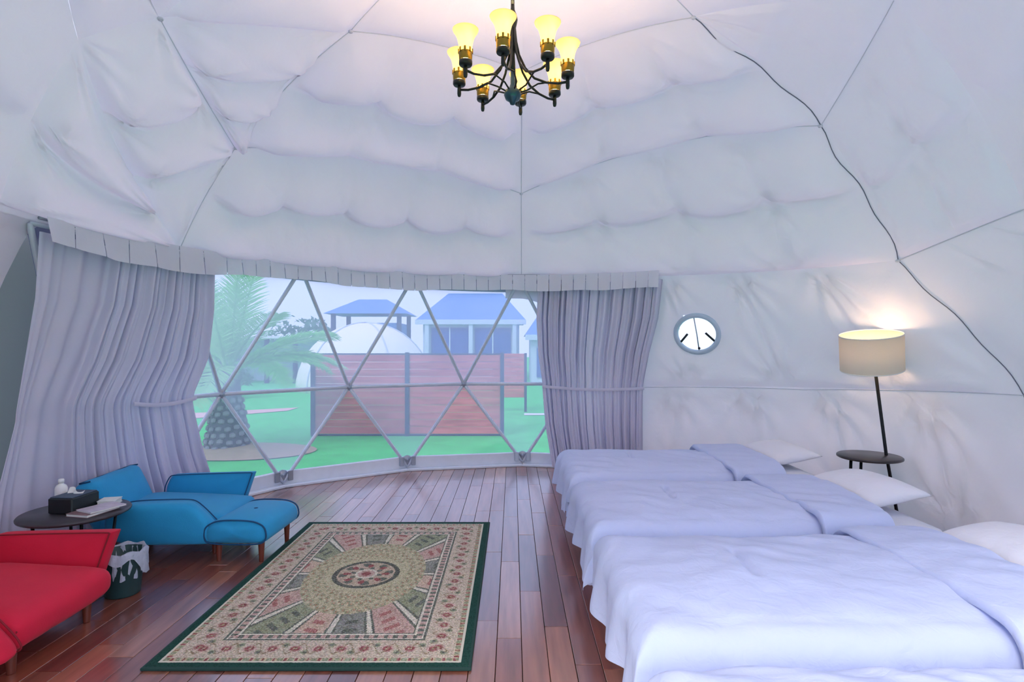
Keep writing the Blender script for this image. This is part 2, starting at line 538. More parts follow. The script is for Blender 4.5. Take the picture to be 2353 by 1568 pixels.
wall_left = empty('wall_left', label='white fabric tent wall at the left edge beside the long curtain', cat='wall', kind='structure')
panel(wall_left, (240, 64), (240, 103), (182.5, 103), (177.0, 64.9), 4, 1, .03, .0, .010, n=12, seed=40, topring=True)
P = []
for i in range(25):
    az = 166 + i * 2.2
    P.append([DC + unit((az, 64 + j * 2.2)) * (DR + .14) for j in range(18)])
MB().grid(P).build('outer_skin', M['outer'], wall_left)

# ------------------------------------------------------------------ main window of the dome
win = empty('window_1', label='wide clear plastic window on triangular white tube frame between curtains', cat='window', kind='structure')
topn = [(az, 65.2) for az in (178, 156.5, 134.8, 112.4, 90.0, 73.5)]
midn = [(az, 86.5) for az in (168, 146.1, 123.8, 101.3, 79.0)]
basn = [(az, 102.2) for az in (180, 158.5, 136.2, 112.8, 89.4, 73.5)]
RW = DR - .02
def strut(a, b, r=.019):
    pa, pb = sph(a[0], a[1], RW), sph(b[0], b[1], RW)
    MB().tube([pa, pa * .97 + pb * .03, pa * .5 + pb * .5, pa * .03 + pb * .97, pb], [r * .7, r, r, r, r * .7], 10).build('strut', M['strut'], win)
for i in range(5):
    strut(midn[i], topn[i]); strut(midn[i], topn[i + 1])
    strut(midn[i], basn[i]); strut(midn[i], basn[i + 1])
    if i < 4: strut(midn[i], midn[i + 1], .021)
for i in range(5):
    strut(topn[i], topn[i + 1], .016)
def hub(nd, s=.045):
    p = sph(nd[0], nd[1], RW - .012)
    d = Vector(unit(nd))
    mb = MB().lathe([(s, -.008), (s, .004), (s * .8, .010), (.016, .012), (.014, .024), (0, .026)], 14)
    o = mb.build('hub_plate', M['hub'], win, loc=p)
    o.rotation_mode = 'QUATERNION'
    o.rotation_quaternion = (-d).to_track_quat('Z', 'Y')
for nd in midn: hub(nd, .04)
for nd in basn[1:5]: hub((nd[0], nd[1] - 1.2), .055)
for nd in basn[1:5]:
    # folded bolt bracket at each foot
    p = sph(nd[0], nd[1] - .4, RW - .03); a = math.radians(nd[0])
    mb = MB()
    for s in (-1, 1):
        mb.box((p[0] - s * .065 * math.sin(a), p[1] + s * .065 * math.cos(a), p[2] + .035), (.02, .05, .10), .004, a)
    mb.build('foot_bracket', M['hub'], win, False)
RP = DR + .015
def pane(a, b, c, mat):
    V = [sph(k[0], k[1], RP) for k in (a, b, c)]
    MB().add(V, [(0, 1, 2)]).build('pane', M[mat], win, False)
for i in range(5):
    pane(midn[i], topn[i], topn[i + 1], 'film')
    pane(midn[i], basn[i], basn[i + 1], 'film_clear')
    if i < 4:
        pane(topn[i + 1], midn[i], midn[i + 1], 'film')
        pane(basn[i + 1], midn[i + 1], midn[i], 'film_low')

# rounded fabric corner above the right end of the window
corner = []
for i in range(9):
    t = i / 8
    az_t, po_t = 93 - 14 * t, 66.0
    az_b, po_b = 93 - 14 * t, 69.0 + 4.5 * max(0, (t - .25) / .75) ** 1.5
    corner.append([sph(az_t, po_t, DR - .045), sph(az_b, po_b, DR - .045)])
MB().grid(corner).build('fabric_corner', M['valance'], win)

# kerb at the foot of the window, one board per bay
kerb = empty('trim_1', label='white kerb boards along the foot of the big window', cat='trim', kind='structure')
az_k = [181, 158.5, 136.2, 112.8, 89.4, 67.2]
for i in range(5):
    for (z, h, rho, th, nm) in ((.075, .15, 3.30, .05, 'kerb_board'), (.014, .028, 3.235, .07, 'kerb_rail')):
        p0, p1 = cyl(az_k[i], rho, z), cyl(az_k[i + 1], rho, z)
        mid = (p0 + p1) / 2; d = p1 - p0
        MB().box(mid, (np.linalg.norm(d) - .004, th, h), .006, math.atan2(d[1], d[0])).build(nm, M['kerb'], kerb, False)

# ------------------------------------------------------------------ round porthole
ph_ = empty('window_2', label='small round porthole window in the fabric wall', cat='window', kind='structure')
d = Vector(unit((54.8, 76.6)))
q = (-d).to_track_quat('Z', 'Y')
def on_port(o, off=0):
    o.rotation_mode = 'QUATERNION'; o.rotation_quaternion = q
    o.location = Vector(PORT) + d * off
    return o
ring = [(.225 * math.cos(2 * PI * k / 40), .20 * math.sin(2 * PI * k / 40), .0) for k in range(40)]
M['port_ring'] = pm('pale_blue_vinyl', (190, 206, 226), .5)
on_port(MB().tube(ring, .027, 10, closed=True).build('ring', M['port_ring'], ph_), -.012)
disc = [(.22 * math.cos(2 * PI * k / 40), .195 * math.sin(2 * PI * k / 40), 0) for k in range(40)]
on_port(MB().add(disc, [tuple(range(40))]).build('pane', film_mat('porthole_film', .3, (.95, .97, 1)), ph_, False), 0)
on_port(MB().tube([(-.19, -.10, 0), (-.10, -.0, 0)], .012, 8).build('strut', M['black_metal'], ph_), -.012)
on_port(MB().tube([(.19, -.09, 0), (.09, .01, 0)], .012, 8).build('strut', M['black_metal'], ph_), -.012)
on_port(MB().tube([(-.02, .19, 0), (0.0, -.0, 0), (.012, -.18, 0)], .007, 8).build('zip', M['hub'], ph_), -.014)
on_port(MB().lathe([(0, 0), (.015, .004), (.012, .014), (0, .016)], 10, (.015, -.155, 0)).build('zip_pull', M['black_metal'], ph_), -.012)

# ------------------------------------------------------------------ curtain rail, valance, curtains
def arc(az0, az1, rho, z, n=60):
    return [cyl(az0 + (az1 - az0) * i / n, rho, z) for i in range(n + 1)]
rail = MB().tube(arc(177, 60, 3.02, 2.195), .011, 8).build('curtain_rail', M['hub'])
tag(rail, 'thin curved metal curtain rail under the dome lining', 'curtain rail')

def azpx(px, rho):
    k = (px - 1178) / 1300
    best, ba = 1e9, 0
    for a in np.arange(20, 190, .05):
        p = cyl(a, rho, 0)
        e = abs(p[0] / p[1] - k)
        if e < best: best, ba = e, a
    return ba

val = empty('valance', label='pale lilac fabric valance strip running above the window and both curtains', cat='valance')
az = 178.6
k = 0
while az > 61:
    st = 4.1 if az > 150 else 2.65
    a1 = max(60.2, az - st)
    P = []
    for i in range(9):
        t = i / 8
        aa = az - .06 + (a1 - az + .12) * t
        row = []
        wv = .014 * math.sin(aa * .16 + 1) + .006 * math.sin(aa * .45 + 1)
        hgt = .18 + .012 * math.sin(aa * .13) + wv
        for j in range(7):
            v = j / 6
            rr = 2.90 + .012 * math.sin(PI * t) * v - .02 * v + .015 * v * math.sin(aa * .8)
            row.append(cyl(aa, rr, 2.185 - hgt * v))
        P.append(row)
    MB().grid(P).build('valance_flap', M['valance'], val)
    az = a1; k += 1

def curtain(name, label, levels, ws, folds, amp, zs=46, ns=420):
    lv = sorted(levels, key=lambda l: -l[0])
    Z = [l[0] for l in lv][::-1]
    AL = [azpx(l[1], l[3]) for l in lv][::-1]; AR = [azpx(l[2], l[3]) for l in lv][::-1]
    RH = [l[3] for l in lv][::-1]; EX = [l[4] for l in lv][::-1]; AM = [l[5] for l in lv][::-1]
    P = []
    for i in range(ns + 1):
        s = i / ns
        row = []
        for j in range(zs + 1):
            z = Z[-1] + (Z[0] - Z[-1]) * j / zs
            al, ar, rh, ex, am = (np.interp(z, Z, k) for k in (AL, AR, RH, EX, AM))
            w = s ** ex
            phs = folds(s)
            wig = .35 * math.sin(z * 1.7 + s * 9) + .25 * math.sin(z * 3.3 + s * 31)
            f = math.sin(phs + .35 * wig) * (.75 + .4 * math.sin(3.7 * s * 9)) + .45 * math.sin(2.37 * phs + 1.1 + .5 * wig)
            a = al + (ar - al) * w + amp(s) * am * 6 * math.cos(phs)
            r = rh - amp(s) * am * f
            row.append(cyl(a, r, z))
        P.append(row)
    o = MB().grid(P).build(name, M['curtain'])
    return tag(o, label, 'curtain', 'curtains at the window')

curtain('curtain', 'long grey lilac curtain left of the window behind the blue chair',
        [(2.10, 90, 484, 2.985, 1.0, 1.0), (1.7, 80, 482, 3.03, 1.1, 1.0), (1.3, 55, 472, 3.08, 1.3, .9), (1.0, 36, 444, 3.12, 1.5, .55), (.92, 34, 442, 3.14, 1.5, .5),
         (.5, -10, 462, 3.17, 1.35, .9), (.03, -40, 500, 3.17, 1.25, 1.0)], None,
        lambda s: 2 * PI * (5.0 * s + 9.5 * max(0, s - .42) / .58 + .25 * math.sin(9 * s)), lambda s: .022 + .030 * min(1, max(0, (s - .35) / .25)))
curtain('curtain', 'grey lilac curtain gathered right of the window behind the farthest bed',
        [(2.10, 1240, 1522, 2.985, 1.0, 1.0), (1.7, 1236, 1512, 3.03, 1.0, 1.0), (1.3, 1240, 1490, 3.07, 1.0, .9), (.98, 1248, 1478, 3.10, 1.0, .55), (.90, 1248, 1477, 3.10, 1.0, .5),
         (.5, 1256, 1476, 3.10, 1.0, .8), (.03, 1272, 1476, 3.10, 1.0, .9)], None,
        lambda s: 2 * PI * (16 * s + 1.2 * math.sin(5 * s)), lambda s: .050 - .010 * s)
def tie(name, label, px0, px1, rho, z):
    a0, a1 = azpx(px0, rho), azpx(px1, rho)
    P = []
    for i in range(25):
        t = i / 24
        aa = a0 + (a1 - a0) * t
        zz = z - .03 * math.sin(PI * t)
        P.append([cyl(aa, rho - .034, zz + .016), cyl(aa, rho - .040, zz), cyl(aa, rho - .034, zz - .016)])
    return tag(MB().grid(P).build(name, M['curtain']), label, 'tieback', 'curtain tiebacks')
tie('curtain_tieback', 'fabric band drawn around the left curtain at waist height', 300, 446, 3.12, .96)
tie('curtain_tieback', 'fabric band drawn around the right curtain at waist height', 1246, 1482, 3.10, .94)

# ------------------------------------------------------------------ rug
def make_rug():
    W, Ln = 1.40, 2.00
    nx, ny = 232, 332
    xs = (np.arange(nx) + .5) / nx * W - W / 2
    ys = (np.arange(ny) + .5) / ny * Ln - Ln / 2
    X, Y = np.meshgrid(xs, ys, indexing='ij')
    cream = np.array([206, 200, 176]); green = np.array([40, 76, 66]); red = np.array([142, 66, 70]); pink = np.array([196, 160, 150])
    sage = np.array([140, 148, 118]); grey = np.array([126, 130, 124]); tan = np.array([188, 170, 134]); dk = np.array([84, 92, 84]); white = np.array([226, 222, 204])
    img = np.zeros((nx, ny, 3)) + cream
    ex = np.minimum(X + W / 2, W / 2 - X); ey = np.minimum(Y + Ln / 2, Ln / 2 - Y)
    e = np.minimum(ex, ey)
    along = np.where(ex < ey, Y, X)
    def put(mask, c): img[mask] = c
    r = rng.random((nx, ny))
    # wide floral border
    b = (e > .075) & (e < .225)
    put(b, np.array([204, 188, 168]))
    ph = along * 2 * PI / .105
    mid = np.abs(e - .15)
    fl = np.hypot((np.mod(along + .0525, .105) - .0525), (e - .15))
    put(b & (fl < .030), pink); put(b & (fl < .021), red); put(b & (fl < .008), tan)
    fl2 = np.hypot((np.mod(along, .105) - .0525), (e - .15 - .03 * np.sign(np.sin(ph / 2))))
    put(b & (fl2 < .018), sage); put(b & (fl2 < .009), dk)
    vine = np.abs(e - .15 - .042 * np.sin(ph)) < .006
    put(b & vine, np.array([150, 130, 104]))
    # guard stripes
    put((e > .045) & (e < .075), tan)
    g1 = (e > .050) & (e < .070); put(g1 & (np.mod(along, .05) < .022), sage); put(g1 & (np.mod(along + .02, .05) < .010), red)
    put((e > .036) & (e < .046), white); put((e > .225) & (e < .233), dk); put((e > .233) & (e < .243), white)
    g2 = (e > .243) & (e < .272); put(g2, pink); put(g2 & (np.mod(along, .046) < .020), dk); put((e > .272) & (e < .282), white); put((e > .282) & (e < .288), dk)
    # field with wedge shaped panels around an oval medallion
    F = e > .288
    rad = np.hypot(X / .42, Y / .62); th = np.arctan2(Y / .62, X / .42)
    put(F, tan)
    nW = 16
    wi = np.floor((th + PI) / (2 * PI) * nW).astype(int) % nW
    wf = np.mod((th + PI) / (2 * PI) * nW, 1)
    cols = [grey, pink, sage, np.array([204, 176, 156])]
    for k in range(nW):
        put(F & (rad > .84) & (wi == k), cols[k % 4])
    put(F & (rad > .80) & (np.abs(wf - .5) > .44), white)
    put(F & (rad > .80) & (np.abs(np.abs(wf - .5) - .41) < .03), dk)
    bl = F & (rad > .92) & (np.abs(wf - .5) < .18) & (np.sin(rad * 46) > .2)
    put(bl & (wi % 2 == 0), dk); put(bl & (wi % 2 == 1), np.array([166, 98, 96]))
    # ring of scales round the medallion
    sc = F & (rad > .40) & (rad < .84)
    put(sc, np.array([186, 178, 142]))
    sa = np.mod(th / (2 * PI) * 36 + np.where(np.sin(rad * 44) > 0, .5, 0), 1)
    put(sc & (np.abs(sa - .5) < .22) & (np.abs(np.sin(rad * 22)) > .5), sage)
    put(sc & (np.abs(sa - .5) < .12) & (np.abs(np.sin(rad * 22)) > .75), np.array([176, 138, 110]))
    put(sc & (np.abs(sa) < .09), np.array([206, 198, 166]))
    # medallion
    rm = np.hypot(X / .20, Y / .205)
    put(rm < 1.22, np.array([192, 186, 150])); put(rm < 1.0, dk * .82); put(rm < .86, np.array([188, 168, 146]))
    t2 = np.arctan2(Y, X)
    put((rm < .80) & (np.sin(t2 * 8) * np.cos(rm * 9) > .25), dk); put((rm < .80) & (np.sin(t2 * 8 + 1.5) * np.cos(rm * 9 + 1) > .45), red)
    put(rm < .34, white); put(rm < .26, pink); put(rm < .14, red)
    # fine knot speckle inside the edging
    inn = e > .046
    noise_c = (rng.random((nx, ny, 1)) - .5) * 76 + (rng.random((nx, ny, 3)) - .5) * 16
    img = np.where(inn[..., None], img + noise_c, img)
    img = img * .74 + np.array([184, 172, 152]) * .26
    put(e < .036, green); put((e < .036) & (r > .6), green * .86)
    img = np.clip(img, 0, 255) / 255
    il = np.where(img <= .04045, img / 12.92, ((img + .055) / 1.055) ** 2.4)
    gx = np.linspace(-W / 2, W / 2, nx + 1); gy = np.linspace(-Ln / 2, Ln / 2, ny + 1)
    GX, GY = np.meshgrid(gx, gy, indexing='ij')
    V = np.stack([GX, GY, np.full_like(GX, .012) + rng.normal(0, .0004, GX.shape)], -1).reshape(-1, 3)
    idx = np.arange((nx + 1) * (ny + 1)).reshape(nx + 1, ny + 1)
    Fq = np.stack([idx[:-1, :-1], idx[1:, :-1], idx[1:, 1:], idx[:-1, 1:]], -1).reshape(-1, 4)
    me = bpy.data.meshes.new('rug')
    me.vertices.add(len(V)); me.vertices.foreach_set('co', V.ravel())
    me.loops.add(Fq.size); me.loops.foreach_set('vertex_index', Fq.ravel())
    me.polygons.add(len(Fq)); me.polygons.foreach_set('loop_start', np.arange(len(Fq)) * 4)
    me.update(calc_edges=True)
    ca = me.color_attributes.new('weave', 'FLOAT_COLOR', 'CORNER')
    cc = np.concatenate([il.reshape(-1, 3), np.ones((nx * ny, 1))], 1)
    ca.data.foreach_set('color', np.repeat(cc, 4, axis=0).ravel())
    m, nt, N, L, bs = nmat('woven_rug')
    at = N.new('ShaderNodeAttribute'); at.attribute_name = 'weave'
    L.new(at.outputs['Color'], bs.inputs['Base Color']); bs.inputs['Roughness'].default_value = .9; bs.inputs['Specular IOR Level'].default_value = .15
    root = empty('rug', (-.89, 3.44, .001), label='patterned cream and sage rug with dark green edge and oval medallion', cat='rug')
    new_obj('pile', me, m, root, False)
    mb = MB()
    for (c, s) in (((0, -1.004, .0065), (1.424, .014, .013)), ((0, 1.004, .0065), (1.424, .014, .013)), ((-.704, 0, .0065), (.014, 2.0, .013)), ((.704, 0, .0065), (.014, 2.0, .013))):
        mb.box(c, s, .003)
    mb.build('binding', pm('green_binding', (34, 66, 58), .9), root, False)
make_rug()

# ------------------------------------------------------------------ soft shapes
def rbox(sx, sy, sz, r, puff=(0, 0, 0), n=10, wr=0.0, seed=0.0):
    """rounded, slightly puffed block centred on the origin"""
    mb = MB()
    hx, hy, hz = sx / 2, sy / 2, sz / 2
    def mapp(x, y, z):
        p = np.array([x * hx, y * hy, z * hz])
        lim = np.array([hx - r, hy - r, hz - r]); lim = np.maximum(lim, 1e-3)
        core = np.clip(p, -lim, lim)
        dlt = p - core
        l = np.linalg.norm(dlt)
        if l > 1e-9: p = core + dlt / l * min(r, max(np.abs(dlt)))
        g = lambda t: 1 - abs(t) ** 2.5
        p = p + np.array([np.sign(x) * puff[0] * g(y) * g(z) * abs(x), np.sign(y) * puff[1] * g(x) * g(z) * abs(y), np.sign(z) * puff[2] * g(x) * g(y) * abs(z)])
        if wr: p = p + np.array(noise.noise_vector(Vector((p[0] * 9 + seed, p[1] * 9, p[2] * 9)))) * wr
        return p
    t = [math.sin((i / n - .5) * PI * .86) / math.sin(.5 * PI * .86) for i in range(n + 1)]
    for ax in range(3):
        for s in (-1, 1):
            P = []
            for u in t:
                row = []
                for v in t:
                    c = [0, 0, 0]
                    c[ax] = s; c[(ax + 1) % 3] = u * s; c[(ax + 2) % 3] = v
                    row.append(mapp(*c))
                P.append(row)
            mb.grid(P)
    return mb

def weld(o, d=.0008):
    import bmesh
    bm = bmesh.new(); bm.from_mesh(o.data)
    bmesh.ops.remove_doubles(bm, verts=bm.verts, dist=d)
    bmesh.ops.recalc_face_normals(bm, faces=bm.faces)
    bm.to_mesh(o.data); bm.free()
    o.data.polygons.foreach_set('use_smooth', [True] * len(o.data.polygons))
    return o

def slab(poly, th, edge=.03, dome=.02):
    """cushion slab: a convex outline in the xz plane with soft rounded faces, thickness along y"""
    c = np.mean(poly, axis=0)
    pts = []
    m = len(poly)
    # round the outline with subdivision
    P = [np.array(p, float) for p in poly]
    for _ in range(3):
        Q = []
        for i in range(len(P)):
            a, b = P[i], P[(i + 1) % len(P)]
            Q += [a * .78 + b * .22, a * .22 + b * .78]
        P = Q
    n = len(P)
    sizes = [min(np.linalg.norm(p - c) for p in P)][0]
    mb = MB()
    V, F = [], []
    prof = []
    for k in range(6):
        t = k / 5 * PI / 2
        prof.append((-th / 2 + edge * (1 - math.sin(t)), math.cos(t)))
    layers = [(-th / 2 - dome * (1 - q * q), -1, q) for q in (.0001, .3, .6, .82)]
    layers += [(-th / 2 + edge * (1 - math.cos(t)), edge * (1 - math.sin(t)), None) for t in (.2, .6, 1.0, 1.4)]
    half = layers
    full = half + [(-y, i, q) for (y, i, q) in reversed(half)]
    def ins(p, d):
        v = p - c; l = np.linalg.norm(v)
        return c + v * max(.02, (l - d) / l)
    for (y, i, q) in full:
        for p in P:
            if q is not None:
                pp = c + (ins(p, edge * .8) - c) * q
            else:
                pp = ins(p, i)
            V.append((pp[0], y, pp[1]))
    for l in range(len(full) - 1):
        for i in range(n):
            j = (i + 1) % n
            F.append((l * n + i, l * n + j, (l + 1) * n + j, (l + 1) * n + i))
    return mb.add(V, F), P

def leg_mb(h, r0, r1, lean=(0, 0)):
    return MB().lathe([(r1, 0), (r1 * 1.02, .004), (r0, h - .004), (r0, h)], 14)

# ------------------------------------------------------------------ low armchairs
def armchair(loc, rz, label, cm, tm):
    root = empty('armchair', loc, rz, label, 'armchair', 'low armchairs')
    # faces +x; origin under the middle of the seat
    s = rbox(.80, .62, .15, .06, (0.0, .0, .022), 12, .006, loc[1])
    o = weld(s.build('seat', cm, root, loc=(.02, 0, .205)))
    o.rotation_euler = (0, math.radians(3), 0)
    MB().tube([(.40, -.29, .215), (.40, -.1, .222), (.40, .1, .222), (.40, .29, .215)], .006, 6).build('piping', tm, o, loc=(-.02, 0, -.195))
    for sgn in (-1, 1):
        if sgn < 0:
            poly = [(-.24, .125), (.40, .115), (.47, .15), (.28, .375), (.21, .395), (-.20, .39), (-.28, .30)]
        else:
            poly = [(-.26, .125), (.24, .125), (.30, .15), (.325, .24), (.375, .405), (.378, .412), (.368, .416), (-.20, .41), (-.24, .40), (-.28, .30)]
        mb, P = slab(poly, .105, .04, .012)
        a = mb.build('armrest', cm, root, loc=(0, sgn * .355, 0))
        a.rotation_euler = (-sgn * math.radians(5), 0, 0)
        ins = [(p[0] * .985, -sgn * .058, p[1] * .985 + .004) for p in P]
        MB().tube(ins, .004, 6, closed=True).build('piping', tm, a)
    # reclined back
    b = rbox(.13, .60, .36, .055, (.03, 0, .0), 12, .006, loc[1] + 3)
    bo = weld(b.build('backrest', cm, root, loc=(-.42, 0, .335)))
    bo.rotation_euler = (0, math.radians(-24), 0)
    MB().tube([(.055, -.27, .165), (.0, -.285, .178), (-.0, .285, .178), (.055, .27, .165)], .006, 6).build('piping', tm, bo)
    for (x, y) in ((.33, -.225), (.33, .225), (-.32, -.225), (-.32, .225)):
        leg_mb(.135, .024, .016).build('leg', M['leg'], root, loc=(x, y, 0))
    return root
armchair((-2.36, 4.02, 0), math.radians(5), 'low blue upholstered armchair with flared arms in front of the left curtain', M['blue'], M['blue_trim'])
armchair((-2.48, 2.63, 0), math.radians(2), 'low red upholstered armchair with short wooden legs at lower left', M['red'], M['red_trim'])

ott = empty('ottoman', (-1.765, 3.87, 0), math.radians(-2), 'low blue upholstered footstool in front of the blue armchair', 'footstool')
poly = [(-.19, .125), (.17, .125), (.212, .17), (.195, .25), (.11, .285), (-.12, .285), (-.205, .24), (-.212, .17)]
mb, P = slab(poly, .52, .05, .02)
oc = mb.build('cushion', M['blue'], ott)
for s in (-1, 1):
    MB().tube([(p[0] * .97, s * .252, (p[1] - .2) * .97 + .2) for p in P], .005, 6, closed=True).build('piping', M['blue_trim'], oc)
MB().lathe([(0, .004), (.012, .003), (.016, 0), (.012, -.003), (0, -.004)], 12, (0, .02, .283)).build('button', M['blue_trim'], oc)
for (x, y) in ((-.14, -.19), (.14, -.19), (-.14, .19), (.14, .19)):
    leg_mb(.135, .021, .014).build('leg', M['leg'], ott, loc=(x, y, 0))

# ------------------------------------------------------------------ side table with its things
st = empty('side_table', (-2.575, 3.335, 0), 0, 'small round dark side table on thin black legs between the armchairs', 'side table')
MB().lathe([(0, .405), (.262, .405), (.274, .411), (.276, .420), (.270, .428), (0, .428)], 48).build('table_top', M['table_top'], st)
for k in range(4):
    a = PI / 4 + k * PI / 2
    MB().tube([(.20 * math.cos(a), .20 * math.sin(a), .406), (.155 * math.cos(a), .155 * math.sin(a), 0)], .0085, 8).build('leg', M['black_metal'], st)
for k in range(4):
    a = PI / 4 + k * PI / 2; b = a + PI / 2
    MB().tube([(.178 * math.cos(a), .178 * math.sin(a), .20), (.178 * math.cos(b), .178 * math.sin(b), .20)], .005, 6).build('stretcher', M['black_metal'], st)

tb = empty('tissue_box', (-2.60, 3.355, .429), math.radians(-4), 'black tissue box on the small round side table', 'tissue box')
MB().box((0, 0, .045), (.15, .20, .09), .006).build('body', M['tissue_black'], tb, False)
MB().box((0, 0, .0925), (.135, .185, .005), .002).build('lid', M['tissue_blue'], tb, False)
P = []
for i in range(13):
    t = i / 12
    P.append([(-.045 + .09 * t + .004 * math.sin(9 * t), .012 * math.sin(7 * t) * (1 - .3 * v) + .02 * v, .093 + .035 * v * (.6 + .4 * math.sin(5 * t + 1))) for v in (0, .35, .7, 1)])
MB().grid(P).build('tissue', M['paper'], tb)
bt = empty('bottle', (-2.745, 3.44, .429), 0, 'small white bottle behind the black tissue box', 'bottle')
MB().lathe([(0, 0), (.03, 0), (.033, .006), (.033, .105), (.026, .122), (.013, .132), (.012, .138), (0, .138)], 20).build('body', M['white'], bt)
MB().lathe([(.0155, 0), (.0155, .02), (.013, .024), (0, .024)], 16, (0, 0, .137)).build('cap', M['white'], bt)
def booklet(loc, rz, s, cover, label, tilt=0):
    b = empty('booklet', loc, rz, label, 'booklet', 'printed booklets on the side table')
    b.rotation_euler[1] = tilt
    MB().box((0, 0, s[2] / 2), (s[0] - .006, s[1] - .006, s[2] * .8), 0).build('pages', M['paper'], b, False)
    MB().box((0, 0, s[2] * .94), (s[0], s[1], s[2] * .12), 0).build('cover', cover, b, False)
    MB().box((0, 0, s[2] * .06), (s[0], s[1], s[2] * .12), 0).build('back_cover', cover, b, False)
booklet((-2.445, 3.30, .429), math.radians(-12), (.15, .21, .016), M['mag_red'], 'reddish printed magazine lying beside the tissue box on the table')
booklet((-2.415, 3.325, .446), math.radians(-24), (.14, .20, .008), pm('pale_cover', (206, 194, 208), .4, var=.35, scale=30), 'pale pinkish booklet lying on top of the reddish magazine')
booklet((-2.475, 3.475, .429), math.radians(14), (.10, .10, .03), M['paper'], 'small white notepad at the back of the side table')

# ------------------------------------------------------------------ waste bin
bn = empty('waste_bin', (-2.205, 3.20, 0), 0, 'dark green waste bin lined with a white plastic bag', 'waste bin')
MB().lathe([(0, 0), (.082, 0), (.086, .006), (.108, .235), (.112, .24), (.105, .24), (.083, .012), (0, .012)], 28).build('bin_body', M['bin'], bn)
P = []
for k in range(49):
    th = 2 * PI * k / 48
    hang = .075 + .05 * math.sin(2 * th + .6) + .022 * math.sin(5 * th + 1)
    row = []
    for (r, z) in ((.095, .10), (.100, .17), (.106, .235), (.113, .254), (.120, .245), (.121, .24 - hang * .5), (.124, .24 - hang)):
        q = r + .004 * math.sin(9 * th + z * 40) + .003 * math.sin(17 * th)
        row.append((q * math.cos(th), q * math.sin(th), z + .006 * math.sin(7 * th)))
    P.append(row)
MB().grid(P).build('bag', M['bag'], bn)

# ------------------------------------------------------------------ beds
HX0, HX1, ZT = .43, 2.26, .50
def smin_drop(p, over, rc):
    """unrolled distance past an edge -> (horizontal past the edge, drop)"""
    if p <= 0: return p, 0.0
    q = rc * PI / 2
    if p < q: return rc * math.sin(p / rc), rc * (1 - math.cos(p / rc))
    return rc + (p - q) * .05, rc + (p - q)

